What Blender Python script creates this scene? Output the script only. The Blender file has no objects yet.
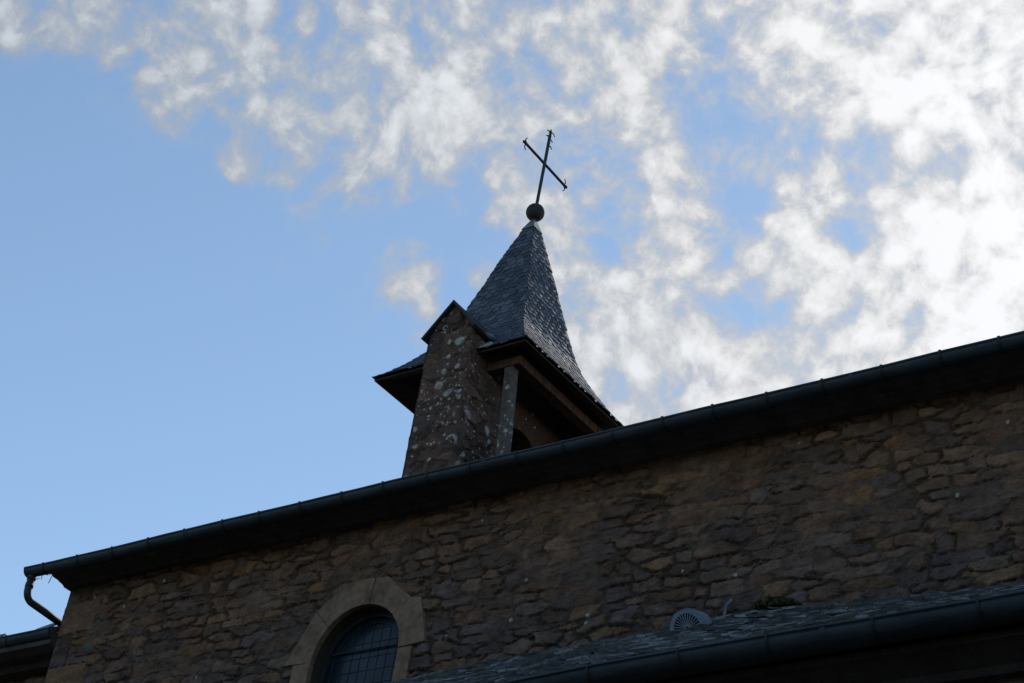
import bpy, bmesh, math, random
import numpy as np
from mathutils import Matrix, Vector

C = bpy.context.scene.collection
SC = bpy.context.scene
rad = math.radians

# ---------------------------------------------------------------- camera
# origin of the scene = the photographer's eye; the ground lies 1.65 m below
PITCH, ROLL, YAW, FOC = 0.57885, 0.16903, 0.70075, 2051.29
fw = Vector((-math.sin(YAW)*math.cos(PITCH), math.cos(YAW)*math.cos(PITCH), math.sin(PITCH)))
rt = fw.cross(Vector((0, 0, 1))).normalized()
up = rt.cross(fw)
rt2 = rt*math.cos(ROLL) + up*math.sin(ROLL)
up2 = up*math.cos(ROLL) - rt*math.sin(ROLL)
cam_d = bpy.data.cameras.new('camera')
cam_d.sensor_width = 36.0
cam_d.lens = FOC/1024*36
cam_d.clip_start = 0.1
cam_d.clip_end = 3000
cam = bpy.data.objects.new('camera', cam_d)
C.objects.link(cam)
M = Matrix.Identity(4)
for i in range(3):
    M[i][0], M[i][1], M[i][2] = rt2[i], up2[i], -fw[i]
cam.matrix_world = M
SC.camera = cam


def ray(x, y):
    return ((x-512)*rt2 - (y-341.5)*up2 + FOC*fw).normalized()


# ---------------------------------------------------------------- sun, sky
SUN_AZ, SUN_EL = rad(-12.0), rad(41.0)          # azimuth from +Y towards +X
sd = Vector((math.sin(SUN_AZ)*math.cos(SUN_EL), math.cos(SUN_AZ)*math.cos(SUN_EL), math.sin(SUN_EL)))
sl = bpy.data.lights.new('sun', 'SUN')
sl.energy = 2.0
sl.angle = rad(0.5)
sl.color = (1.0, 0.95, 0.87)
sun = bpy.data.objects.new('sun', sl)
C.objects.link(sun)
sun.rotation_euler = sd.to_track_quat('Z', 'Y').to_euler()

EXPOSURE = 0.0
SKY_STRENGTH = 0.145
SC.view_settings.view_transform = 'Standard'
SC.view_settings.look = 'None'
SC.view_settings.gamma = 1
SC.view_settings.use_curve_mapping = False
SC.view_settings.exposure = EXPOSURE

W = bpy.data.worlds.new('World')
SC.world = W
W.use_nodes = True


class NT:
    """small node-tree writer"""
    def __init__(s, nt):
        s.nt = nt
        s.nt.nodes.clear()

    def n(s, typ, **kw):
        nd = s.nt.nodes.new(typ)
        ins = kw.pop('ins', {})
        for k, v in kw.items():
            setattr(nd, k, v)
        for k, v in ins.items():
            s.set(nd.inputs[k], v)
        return nd

    def set(s, sock, v):
        if hasattr(v, 'is_output') or isinstance(v, bpy.types.NodeSocket):
            s.nt.links.new(v, sock)
        else:
            if isinstance(v, (tuple, list)) and len(v) == 3 and sock.type == 'RGBA':
                v = (*v, 1)
            sock.default_value = v

    def m(s, op, a, b=0.0, c=None, clamp=False):
        nd = s.n('ShaderNodeMath', operation=op, use_clamp=clamp)
        s.set(nd.inputs[0], a)
        s.set(nd.inputs[1], b)
        if c is not None:
            s.set(nd.inputs[2], c)
        return nd.outputs[0]

    def vm(s, op, a, b=(0, 0, 0), out=0):
        nd = s.n('ShaderNodeVectorMath', operation=op)
        s.set(nd.inputs[0], a)
        s.set(nd.inputs[1], b)
        return nd.outputs['Value'] if op in ('DOT_PRODUCT', 'LENGTH') else nd.outputs[0]

    def mix(s, f, a, b, blend='MIX'):
        nd = s.n('ShaderNodeMix', data_type='RGBA', blend_type=blend)
        s.set(nd.inputs[0], f)
        s.set(nd.inputs[6], a)
        s.set(nd.inputs[7], b)
        return nd.outputs[2]

    def noise(s, vec, scale, detail=4, rough=0.5, dist=0.0, out='Fac'):
        nd = s.n('ShaderNodeTexNoise')
        s.set(nd.inputs['Vector'], vec)
        nd.inputs['Scale'].default_value = scale
        nd.inputs['Detail'].default_value = detail
        nd.inputs['Roughness'].default_value = rough
        nd.inputs['Distortion'].default_value = dist
        return nd.outputs[out]

    def ramp(s, f, lo, hi, a=0.0, b=1.0, smooth=True):
        nd = s.n('ShaderNodeMapRange', interpolation_type='SMOOTHSTEP' if smooth else 'LINEAR')
        s.set(nd.inputs[0], f)
        for i, v in enumerate((lo, hi, a, b)):
            s.set(nd.inputs[i+1], v)
        return nd.outputs[0]


# the sky: Nishita air with a sheet of broken altocumulus laid on a flat layer high above
t = NT(W.node_tree)
sky = t.n('ShaderNodeTexSky', sky_type='NISHITA')
sky.sun_disc = False
sky.sun_elevation = SUN_EL
sky.sun_rotation = SUN_AZ
sky.altitude = 300
sky.air_density = 1.0
sky.dust_density = 0.1
sky.ozone_density = 0.35
co = t.n('ShaderNodeTexCoord').outputs['Generated']
dirn = t.vm('NORMALIZE', co)
p = t.vm('ADD', dirn, (3.7, 1.3, 0.6))
wq = t.n('ShaderNodeTexNoise', ins={'Vector': p, 'Scale': 14.0, 'Detail': 3.0})
wv = t.n('ShaderNodeVectorMath', operation='SCALE', ins={0: t.vm('SUBTRACT', wq.outputs['Color'], (.5, .5, .5)), 3: 0.03}).outputs[0]
pw = t.vm('ADD', p, wv)
n_big = t.noise(pw, 24.0, 3, 0.5)
n_mid = t.noise(pw, 56.0, 9, 0.61)
n_fine = t.noise(pw, 150.0, 6, 0.6)
# where the sheet is thick and where it breaks open, as soft lobes on the sky sphere:
# (direction it is seen in, angular radius in px of this lens, weight)
BANKS = [
    (200, 200, 150, -0.14), (370, -140, 150, -0.35), (370, 30, 150, 2.03), (370, 370, 150, 0.10), (540, -140, 150, 1.44), (540, 30, 150, -1.97),
    (540, 200, 150, -1.26), (710, -140, 150, 0.41), (710, 200, 150, 5.63), (710, 370, 150, -1.02), (880, -140, 150, 1.30), (880, 30, 150, -2.63),
    (880, 200, 150, 2.88), (880, 370, 150, 0.89), (1050, -140, 150, 0.35), (1050, 30, 150, 1.62), (1050, 200, 150, -0.51), (1050, 370, 150, 1.41),
    (46, -16, 46, -0.54), (46, 46, 46, -0.76), (108, -16, 46, 0.68), (108, 46, 46, 1.11), (108, 108, 46, -0.52), (170, 108, 46, 0.43),
    (232, 46, 46, 0.48), (232, 170, 46, -0.88), (294, 46, 46, -0.75), (294, 108, 46, 1.07), (356, 46, 46, 0.40), (418, 170, 46, 1.18),
    (418, 232, 46, -1.13), (418, 294, 46, 0.70), (480, 46, 46, 0.29), (480, 108, 46, 0.96), (480, 294, 46, -0.79), (542, -16, 46, 0.59),
    (542, 46, 46, -0.40), (542, 232, 46, 0.69), (604, 108, 46, 0.35), (604, 170, 46, -2.06), (604, 356, 46, 0.68), (666, 108, 46, -1.03),
    (666, 170, 46, 1.17), (666, 232, 46, -1.26), (666, 294, 46, -0.98), (728, 46, 46, -0.57), (728, 108, 46, -1.27), (728, 170, 46, -3.21),
    (728, 232, 46, -0.35), (728, 294, 46, -1.68), (790, 108, 46, -1.08), (790, 232, 46, -2.28), (790, 294, 46, -0.93), (790, 356, 46, -0.81),
    (852, 46, 46, -0.73), (852, 170, 46, -2.56), (852, 294, 46, -1.00), (852, 356, 46, -1.21), (914, 170, 46, -0.98), (914, 232, 46, -0.90),
    (914, 294, 46, -1.57), (914, 418, 46, -0.60), (976, 170, 46, -0.65), (976, 356, 46, -1.09), (1038, -16, 46, -0.35), (1038, 108, 46, -0.37),
    (1038, 170, 46, -0.51), (1038, 232, 46, -0.81), (1038, 294, 46, -0.77), (1038, 356, 46, -0.34), (415, 277, 24, 1.75), (480, 271, 14, 1.34),
    (240, 163, 16, 1.19), (608, 250, 20, -1.65), (757, 305, 26, -1.11), (857, 232, 20, -1.97), (738, 205, 22, -1.25), (20, 10, 35, 2.34),
    (1450, 100, 200, 1.3), (1500, 520, 220, 1.1), (700, -480, 200, 1.2), (414, 274, 17, 0.85), (930, 250, 110, 0.30),
]
bias = t.m('ADD', -1.0, 0.0)
for px, py, size, wgt in BANKS:
    dq = t.vm('SUBTRACT', dirn, tuple(ray(px, py)))
    d2 = t.vm('DOT_PRODUCT', dq, dq)
    s_ = size/FOC
    g = t.m('EXPONENT', t.m('MULTIPLY', d2, -1/(2*s_*s_)))
    bias = t.m('MULTIPLY_ADD', g, wgt, bias)
dens = t.m('MULTIPLY', n_big, 0.40)
dens = t.m('MULTIPLY_ADD', n_mid, 0.78, dens)
dens = t.m('MULTIPLY_ADD', n_fine, 0.22, dens)
puff = t.n('ShaderNodeTexVoronoi', feature='SMOOTH_F1', ins={'Vector': pw, 'Scale': 66.0, 'Smoothness': 0.6}).outputs['Distance']
dens = t.m('MULTIPLY_ADD', t.m('SUBTRACT', 0.40, puff), 0.29, dens)
dens = t.m('MULTIPLY_ADD', bias, 0.165, dens)
cover = t.ramp(dens, 0.565, 0.83, 0.0, 0.92)
veil = t.ramp(dens, 0.44, 0.74, 0.0, 0.36)
cover = t.m('ADD', cover, t.m('MULTIPLY', veil, t.m('SUBTRACT', 1.0, cover)))
core = t.ramp(dens, 0.66, 1.0, 0.0, 1.0)
cs = t.vm('DOT_PRODUCT', dirn, tuple(sd))
glow = t.m('POWER', t.m('MAXIMUM', cs, 0.0), 9.0)     # forward scattering: clouds shine towards the sun
lum = t.m('MULTIPLY_ADD', glow, 2.5, 3.95)
lum = t.m('MULTIPLY', lum, t.m('MULTIPLY_ADD', core, 0.42, 0.70))
tint = t.mix(t.m('MULTIPLY', glow, 1.6, clamp=True), (0.85, 0.95, 1.08, 1), (0.985, 1.0, 1.02, 1))
ccol = t.n('ShaderNodeVectorMath', operation='SCALE', ins={0: tint, 3: lum}).outputs[0]
f_ = t.m('MULTIPLY', t.m('MULTIPLY', cover, 1.04, clamp=True), t.ramp(bias, -0.98, -0.55, 0.03, 1.0))
air = t.vm('MULTIPLY', sky.outputs[0], (1.02, 1.07, 1.03))
full = t.mix(f_, air, ccol)
bg = t.n('ShaderNodeBackground', ins={'Color': full, 'Strength': SKY_STRENGTH})
out = t.n('ShaderNodeOutputWorld', ins={'Surface': bg.outputs[0]})
W.cycles.sampling_method = 'MANUAL'
W.cycles.sample_map_resolution = 1024


# ---------------------------------------------------------------- materials
def mat(name):
    m_ = bpy.data.materials.new(name)
    m_.use_nodes = True
    t_ = NT(m_.node_tree)
    b = t_.n('ShaderNodeBsdfPrincipled')
    t_.n('ShaderNodeOutputMaterial', ins={'Surface': b.outputs[0]})
    return m_, t_, b


def bump(t_, b, h, strength=0.5, dist=0.01):
    nd = t_.n('ShaderNodeBump', ins={'Height': h, 'Strength': strength, 'Distance': dist})
    t_.nt.links.new(nd.outputs[0], b.inputs['Normal'])


def plain(name, col, rough=0.6, metal=0.0, var=0.35, scale=8.0, bumps=0.2, streak=(1, 1, 1), bdist=0.004, spec=0.5):
    m_, t_, b = mat(name)
    c_ = t_.n('ShaderNodeTexCoord').outputs['Object']
    c_ = t_.vm('MULTIPLY', c_, streak)
    n1 = t_.noise(c_, scale, 6, 0.6)
    n2 = t_.noise(c_, scale*6, 4, 0.6)
    f = t_.m('MULTIPLY_ADD', n2, 0.4, t_.m('MULTIPLY', n1, 0.8))
    lo = tuple(v*(1-var) for v in col)
    hi = tuple(min(1, v*(1+var)) for v in col)
    t_.set(b.inputs['Base Color'], t_.mix(t_.ramp(f, 0.35, 0.85), lo, hi))
    b.inputs['Roughness'].default_value = rough
    b.inputs['Metallic'].default_value = metal
    b.inputs['Specular IOR Level'].default_value = spec
    if bumps:
        bump(t_, b, f, bumps, bdist)
    return m_


def stone(name, lichen=0.0, specks=0.0, bright=1.0, moss=0.0):
    """rubble: the colour of every stone is in the mesh, grain, lichen and specks are here"""
    m_, t_, b = mat(name)
    c_ = t_.n('ShaderNodeTexCoord').outputs['Object']
    at = t_.n('ShaderNodeAttribute', attribute_name='stone').outputs['Color']
    g1 = t_.noise(c_, 14, 6, 0.65)
    g2 = t_.noise(c_, 90, 4, 0.7)
    k = t_.m('MULTIPLY_ADD', g2, 0.7, t_.m('MULTIPLY', g1, 0.9))
    k = t_.ramp(k, 0.45, 1.15, 0.55*bright, 1.5*bright)
    col = t_.n('ShaderNodeVectorMath', operation='SCALE', ins={0: at, 3: k}).outputs[0]
    if moss:
        mm = t_.ramp(t_.noise(c_, 3.0, 5, 0.6), 0.55, 0.75, 0, moss)
        col = t_.mix(mm, col, (0.055, 0.065, 0.035, 1))
    if lichen:
        wv_ = t_.n('ShaderNodeVectorMath', operation='SCALE', ins={0: t_.noise(c_, 20, 3, out='Color'), 3: 0.03}).outputs[0]
        cw = t_.vm('ADD', c_, wv_)
        big = t_.noise(c_, 2.6, 2, 0.5)
        for sc_, r_ in ((6.5, 0.36), (12.0, 0.36), (25.0, 0.36)):
            v_ = t_.n('ShaderNodeTexVoronoi', feature='F1', ins={'Vector': cw, 'Scale': sc_})
            sv = t_.n('ShaderNodeSeparateColor', ins={0: v_.outputs['Color']})
            pick = t_.m('GREATER_THAN', sv.outputs[0], t_.ramp(big, 0.35, 0.65, 0.95, 0.60))
            rr = t_.m('MULTIPLY_ADD', sv.outputs[1], r_*0.6, r_*0.55)
            edge = t_.m('MULTIPLY_ADD', g2, 0.18, t_.m('SUBTRACT', v_.outputs['Distance'], 0.09))
            spot = t_.m('MULTIPLY', t_.ramp(t_.m('SUBTRACT', edge, rr), -0.10, 0.04, 1.0, 0.0), pick)
            spot = t_.m('MULTIPLY', spot, t_.ramp(g1, 0.3, 0.6, 0.35*lichen, lichen))
            col = t_.mix(spot, col, (0.42, 0.42, 0.41, 1))
    if specks:
        v_ = t_.n('ShaderNodeTexVoronoi', feature='F1', ins={'Vector': t_.vm('ADD', c_, t_.n('ShaderNodeVectorMath', operation='SCALE', ins={0: t_.noise(c_, 40, 2, out='Color'), 3: 0.02}).outputs[0]), 'Scale': 12.0})
        sv = t_.n('ShaderNodeSeparateColor', ins={0: v_.outputs['Color']})
        pick = t_.m('GREATER_THAN', sv.outputs[0], 0.93)
        rr = t_.m('MULTIPLY', sv.outputs[1], 0.22)
        spot = t_.m('MULTIPLY', t_.ramp(t_.m('SUBTRACT', v_.outputs['Distance'], rr), -0.04, 0.02, 1.0, 0.0), pick)
        col = t_.mix(t_.m('MULTIPLY', spot, specks), col, (0.42, 0.41, 0.38, 1))
    t_.set(b.inputs['Base Color'], col)
    b.inputs['Roughness'].default_value = 0.92
    b.inputs['Specular IOR Level'].default_value = 0.25
    bump(t_, b, t_.m('MULTIPLY_ADD', g2, 0.4, g1), 0.5, 0.012)
    return m_


def slate(name, rough=0.42, lichen=0.3, tone=1.0):
    m_, t_, b = mat(name)
    c_ = t_.n('ShaderNodeTexCoord').outputs['Object']
    at = t_.n('ShaderNodeAttribute', attribute_name='stone').outputs['Color']
    g1 = t_.noise(c_, 9, 6, 0.65)
    g2 = t_.noise(c_, 60, 4, 0.7)
    k = t_.ramp(t_.m('MULTIPLY_ADD', g2, 0.6, g1), 0.5, 1.1, 0.6*tone, 1.45*tone)
    col = t_.n('ShaderNodeVectorMath', operation='SCALE', ins={0: at, 3: k}).outputs[0]
    lf = t_.ramp(t_.m('MULTIPLY_ADD', t_.noise(c_, 52, 5, 0.7), 0.7, t_.m('MULTIPLY', g1, 0.5)), 0.66, 0.80, 0, lichen)
    col = t_.mix(lf, col, (0.30, 0.32, 0.33, 1))
    t_.set(b.inputs['Base Color'], col)
    t_.set(b.inputs['Roughness'], t_.ramp(g1, 0.3, 0.7, rough-0.08, rough+0.2))
    b.inputs['Specular IOR Level'].default_value = 0.18
    bump(t_, b, t_.m('MULTIPLY_ADD', g2, 0.5, g1), 0.35, 0.006)
    return m_


M_wall = stone('rubble_stone', specks=0.8, moss=0.15, bright=1.05)
M_pier = stone('lichened_stone', lichen=0.8, specks=0.4, bright=0.8, moss=0.5)
M_ashlar = plain('dressed_stone', (0.225, 0.146, 0.098), 0.9, var=0.5, scale=4, bumps=0.8, bdist=0.006, spec=0.2)
M_slate = slate('spire_slate', 0.66, 0.12, 1.2)
M_slate_low = slate('lichened_slate', 0.5, 0.95, 1.6)
M_roofslab = plain('slate_roofing', (0.06, 0.065, 0.07), 0.6, var=0.4, scale=10)
M_zinc = plain('weathered_zinc', (0.027, 0.038, 0.048), 0.6, 0.1, var=0.6, scale=4, bumps=0.08, streak=(0.6, 3, 3))
M_zincdark = plain('zinc_strap', (0.02, 0.023, 0.026), 0.6, 0.2, var=0.3)
M_lead = plain('lead_sheet', (0.12, 0.14, 0.17), 0.6, 0.1, var=0.3, scale=12, bumps=0.3)
M_iron = plain('painted_iron', (0.018, 0.02, 0.024), 0.75, 0.0, var=0.4, scale=30, bumps=0.2)
M_timber = plain('brown_timber', (0.072, 0.036, 0.024), 0.8, var=0.7, scale=5, bumps=0.4, streak=(4, 4, 0.6), spec=0.2)
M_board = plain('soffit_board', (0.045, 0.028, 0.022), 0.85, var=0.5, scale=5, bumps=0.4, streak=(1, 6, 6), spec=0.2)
M_grey = stone('greyed_timber', lichen=0.8, specks=0.0, bright=1.0)
M_eave = plain('dark_eave_timber', (0.075, 0.062, 0.058), 0.85, var=0.4, scale=6, bumps=0.3, spec=0.2)
M_vent = plain('vent_zinc', (0.30, 0.37, 0.46), 0.5, 0.25, var=0.2, scale=20, bumps=0.1)
M_black = plain('vent_hollow', (0.01, 0.01, 0.012), 0.9, var=0.2)
M_moss = plain('moss', (0.062, 0.062, 0.026), 1.0, var=0.6, scale=30, bumps=0.8, bdist=0.02, spec=0.1)
M_straw = plain('dry_straw', (0.10, 0.09, 0.07), 0.9, var=0.3)


def glass_mat():
    m_, t_, b = mat('old_window_glass')
    c_ = t_.n('ShaderNodeTexCoord').outputs['Object']
    v_ = t_.n('ShaderNodeTexVoronoi', feature='F1', ins={'Vector': t_.vm('MULTIPLY', c_, (1, 1, 0.8)), 'Scale': 9.0})
    sv = t_.n('ShaderNodeSeparateColor', ins={0: v_.outputs['Color']})
    col = t_.mix(sv.outputs[0], (0.008, 0.016, 0.026), (0.018, 0.036, 0.052))
    t_.set(b.inputs['Base Color'], col)
    b.inputs['Roughness'].default_value = 0.22
    b.inputs['Specular IOR Level'].default_value = 0.3
    bump(t_, b, t_.m('ADD', t_.noise(c_, 16, 4, 0.5), sv.outputs[1]), 0.12, 0.01)
    return m_


M_glass = glass_mat()


def ground_mat():
    m_, t_, b = mat('ground')
    c_ = t_.n('ShaderNodeTexCoord').outputs['Object']
    n1 = t_.noise(c_, 0.8, 6, 0.6)
    n2 = t_.noise(c_, 25, 5, 0.7)
    t_.set(b.inputs['Base Color'], t_.mix(t_.ramp(t_.m('MULTIPLY_ADD', n2, 0.6, n1), 0.5, 1.0), (0.036, 0.040, 0.026), (0.062, 0.062, 0.044)))
    b.inputs['Roughness'].default_value = 0.95
    bump(t_, b, n2, 0.4, 0.02)
    return m_


M_ground = ground_mat()


# ---------------------------------------------------------------- mesh helpers
class MB:
    def __init__(s):
        s.v, s.f, s.c = [], [], []

    def add(s, verts, faces, col=None):
        o = len(s.v)
        s.v += [tuple(q) for q in verts]
        s.f += [tuple(i+o for i in q) for q in faces]
        s.c += [col or (0.1, 0.1, 0.1)]*len(verts)

    def box(s, lo, hi, col=None):
        x0, y0, z0 = lo
        x1, y1, z1 = hi
        v = [(x0, y0, z0), (x1, y0, z0), (x1, y1, z0), (x0, y1, z0), (x0, y0, z1), (x1, y0, z1), (x1, y1, z1), (x0, y1, z1)]
        s.add(v, [(3, 2, 1, 0), (4, 5, 6, 7), (0, 1, 5, 4), (1, 2, 6, 5), (2, 3, 7, 6), (3, 0, 4, 7)], col)

    def prism(s, poly, vec, col=None):
        """extrude a polygon of 3-D points along vec"""
        n = len(poly)
        a = [Vector(q) for q in poly]
        vec = Vector(vec)
        nrm = sum(((a[i]-a[0]).cross(a[(i+1) % n]-a[0]) for i in range(1, n-1)), Vector())
        if nrm.dot(vec) > 0:
            a.reverse()
        v = a+[q+vec for q in a]
        f = [tuple(range(n)), tuple(reversed(range(n, 2*n)))]
        f += [(i, i+n, (i+1) % n+n, (i+1) % n) for i in range(n)]
        s.add(v, [tuple(reversed(q)) for q in f] if False else f, col)

    def beam(s, a, b, w, h, upv=(0, 0, 1), col=None):
        a, b = Vector(a), Vector(b)
        d = (b-a).normalized()
        sx = d.cross(Vector(upv)).normalized()
        sy = sx.cross(d)
        poly = [a+sx*i*w/2+sy*j*h/2 for i, j in ((-1, -1), (1, -1), (1, 1), (-1, 1))]
        s.prism(poly, b-a, col)

    def tube(s, pts, r, seg=12, col=None, caps=True):
        pts = [Vector(q) for q in pts]
        rs = r if isinstance(r, (list, tuple)) else [r]*len(pts)
        v = []
        ref = Vector((0.31, 0.17, 0.93)).normalized()
        for i, q in enumerate(pts):
            d = (pts[min(i+1, len(pts)-1)]-pts[max(i-1, 0)]).normalized()
            a = d.cross(ref)
            if a.length < 1e-3:
                a = d.cross(Vector((1, 0, 0)))
            a.normalize()
            b = d.cross(a)
            v += [q+(a*math.cos(k*2*math.pi/seg)+b*math.sin(k*2*math.pi/seg))*rs[i] for k in range(seg)]
        f = []
        for i in range(len(pts)-1):
            for k in range(seg):
                k2 = (k+1) % seg
                f.append((i*seg+k, i*seg+k2, (i+1)*seg+k2, (i+1)*seg+k))
        if caps:
            f.append(tuple(reversed(range(seg))))
            f.append(tuple(range((len(pts)-1)*seg, len(pts)*seg)))
        s.add(v, f, col)

    def sweep_x(s, prof, x0, x1, col=None, nx=1, zf=None, caps=True):
        """a closed profile of (y, z) points swept along x, zf(x) lifts it"""
        n = len(prof)
        v = []
        for i in range(nx+1):
            x = x0+(x1-x0)*i/nx
            dz = zf(x) if zf else 0
            v += [(x, y, z+dz) for y, z in prof]
        f = []
        for i in range(nx):
            for k in range(n):
                k2 = (k+1) % n
                f.append((i*n+k, (i+1)*n+k, (i+1)*n+k2, i*n+k2))
        if caps:
            f += [tuple(range(n)), tuple(reversed(range(nx*n, (nx+1)*n)))]
        s.add(v, f, col)

    def build(s, name, material, parent=None, smooth=False, bevel=0.0, loc=None):
        me = bpy.data.meshes.new(name)
        me.from_pydata(s.v, [], s.f)
        me.update()
        ca = me.color_attributes.new('stone', 'FLOAT_COLOR', 'POINT')
        arr = np.ones((len(s.v), 4), dtype=np.float32)
        arr[:, :3] = np.array(s.c, dtype=np.float32)
        ca.data.foreach_set('color', arr.ravel())
        bm = bmesh.new()
        bm.from_mesh(me)
        bmesh.ops.recalc_face_normals(bm, faces=bm.faces)
        if bevel:
            bmesh.ops.bevel(bm, geom=bm.edges[:], offset=bevel, segments=2, profile=0.7, affect='EDGES')
        bm.to_mesh(me)
        bm.free()
        if smooth:
            me.polygons.foreach_set('use_smooth', [True]*len(me.polygons))
        me.materials.append(material)
        o = bpy.data.objects.new(name, me)
        C.objects.link(o)
        if parent:
            o.parent = parent
            o.matrix_parent_inverse = parent.matrix_world.inverted()
        return o


def thing(name, label, cat, loc=(0, 0, 0), group=None):
    o = bpy.data.objects.new(name, None)
    o.empty_display_size = 0.3
    o.location = loc
    C.objects.link(o)
    o.matrix_world = Matrix.Translation(Vector(loc))
    tag(o, label, cat, group)
    return o


def tag(o, label, cat, group=None):
    o['label'] = label
    o['category'] = cat
    if group:
        o['group'] = group
    return o


# ---------------------------------------------------------------- rubble masonry
def vnoise(u, v, scale, seed):
    """smooth value noise on arrays"""
    r = np.random.default_rng(seed)
    T = r.random((256, 256))
    a, b = u*scale+100, v*scale+100
    i, j = np.floor(a).astype(int), np.floor(b).astype(int)
    fa, fb = a-i, b-j
    fa = fa*fa*(3-2*fa)
    fb = fb*fb*(3-2*fb)
    i0, i1, j0, j1 = i % 256, (i+1) % 256, j % 256, (j+1) % 256
    return (T[i0, j0]*(1-fa)*(1-fb)+T[i1, j0]*fa*(1-fb)+T[i0, j1]*(1-fa)*fb+T[i1, j1]*fa*fb)-0.5


def fbm(u, v, scale, seed, octv=4, gain=0.55):
    s_ = 0
    a = 1.0
    for k in range(octv):
        s_ = s_+a*vnoise(u, v, scale*2**k, seed+k)
        a *= gain
    return s_


PAL = [((0.136, 0.096, 0.072), 6), ((0.124, 0.094, 0.077), 6), ((0.104, 0.083, 0.073), 5), ((0.086, 0.070, 0.066), 3),
       ((0.158, 0.106, 0.066), 2), ((0.144, 0.113, 0.088), 2), ((0.134, 0.086, 0.064), 2), ((0.104, 0.088, 0.087), 2)]
MORTAR = (0.088, 0.060, 0.044)


class Rubble:
    """irregular blocks: cells of a blocky distance around jittered seeds, dark cracks between"""
    def __init__(s, w, h, seed, cell=(0.25, 0.093), pal=PAL, quoin=False, warp=0.028, relief=0.62, cracks=0.8):
        s.seed, s.warp, s.relief, s.cell, s.quoin, s.cracks = seed, warp, relief, cell, quoin, cracks
        r = np.random.default_rng(seed)
        s.nx, s.ny = int(w/cell[0])+8, int(h/cell[1])+8
        n = (s.nx, s.ny)
        s.jx, s.jy = r.uniform(-.44, .44, n), r.uniform(-.22, .22, n)
        s.sx, s.sy = np.exp(r.normal(0, .36, n)), np.exp(r.normal(0, .30, n))
        wt = np.array([q[1] for q in pal], float)
        pick = r.choice(len(pal), size=s.nx*s.ny+400, p=wt/wt.sum())
        s.col = np.array([q[0] for q in pal])[pick]*(1.17, 0.97, 0.87)*np.exp(r.normal(0, .10, len(pick)))[:, None]
        m = len(pick)
        s.out, s.tx, s.tz = r.normal(0, .007, m), r.normal(0, .05, m), r.normal(0, .07, m)
        s.gap = np.abs(r.normal(0, .0025, m))+.0005

    def sample(s, u, v):
        """height of the face and colour at wall coordinates u, v (arrays)"""
        k0 = s.seed*31
        cw, chh = s.cell
        uw = u+s.warp*1.2*fbm(u, v, 3.0, k0+1, 3)+0.014*fbm(u, v, 20, k0+5, 2)
        vw = v+s.warp*fbm(u, v, 2.0, k0+11, 3)+0.011*fbm(u, v, 20, k0+15, 2)
        a, b = uw/cw+3, vw/chh+3
        i0, j0 = np.floor(a).astype(int), np.floor(b).astype(int)
        f1 = np.full(u.shape, 9.0)
        f2 = np.full(u.shape, 9.0)
        st = np.zeros(u.shape, int)
        cu = np.zeros(u.shape)
        cv = np.zeros(u.shape)
        for di in (-2, -1, 0, 1, 2):
            for dj in (-2, -1, 0, 1, 2):
                i, j = np.clip(i0+di, 0, s.nx-1), np.clip(j0+dj, 0, s.ny-1)
                px = i+.5+s.jx[i, j]+.5*(j % 2)
                py = j+.5+s.jy[i, j]
                dx, dy = a-px, b-py
                d = (np.abs(dx/s.sx[i, j])**6+np.abs(dy/s.sy[i, j])**6)**(1/6)
                near = d < f1
                f2 = np.where(near, f1, np.minimum(f2, d))
                st = np.where(near, i*s.ny+j, st)
                cu = np.where(near, dx*cw, cu)
                cv = np.where(near, dy*chh, cv)
                f1 = np.where(near, d, f1)
        d = (f2-f1)*chh*0.55
        if s.quoin:
            qh = 0.29
            row = np.floor(vw/qh).astype(int)
            ql = np.where(row % 2 == 0, 0.46, 0.25)+0.05*np.sin(row*2.3)
            q = uw < ql
            dq = np.minimum(np.minimum(vw-row*qh, (row+1)*qh-vw), ql-uw)
            d = np.where(q, dq, np.minimum(d, np.where(uw-ql < .1, uw-ql, 9)))
            st = np.where(q, s.nx*s.ny+np.clip(row, 0, 300), st)
            cu = np.where(q, uw-ql/2, cu)
            cv = np.where(q, vw-(row+.5)*qh, cv)
        d = d+0.008*fbm(u, v, 34, k0+21, 3)
        prof = np.clip((d-s.gap[st])/0.007, 0, 1)
        prof = prof*prof*(3-2*prof)
        rnd_ = np.clip(d/0.022, 0, 1)
        face = s.out[st]+s.tx[st]*np.clip(cu, -.12, .12)+s.tz[st]*np.clip(cv, -.1, .1)+0.030*fbm(u, v*1.6, 7, k0+31, 5, 0.68)-0.008*(1-rnd_)**2
        fill = np.clip(fbm(u, v, 2.2, k0+41, 5, .7)*1.5+0.25, 0, 1)      # some joints raked out, some full
        joint = face*0.6-(0.036*(1-fill)+0.003)*s.cracks
        hgt = joint*(1-prof)+face*prof
        mort = np.array(MORTAR)*(0.8+0.6*fill[..., None])
        vein = 1+0.45*fbm(u, v*2.5, 6, k0+61, 4)[..., None]
        col = mort*(1-prof[..., None])+s.col[st]*vein*prof[..., None]
        return hgt*s.relief, col


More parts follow.
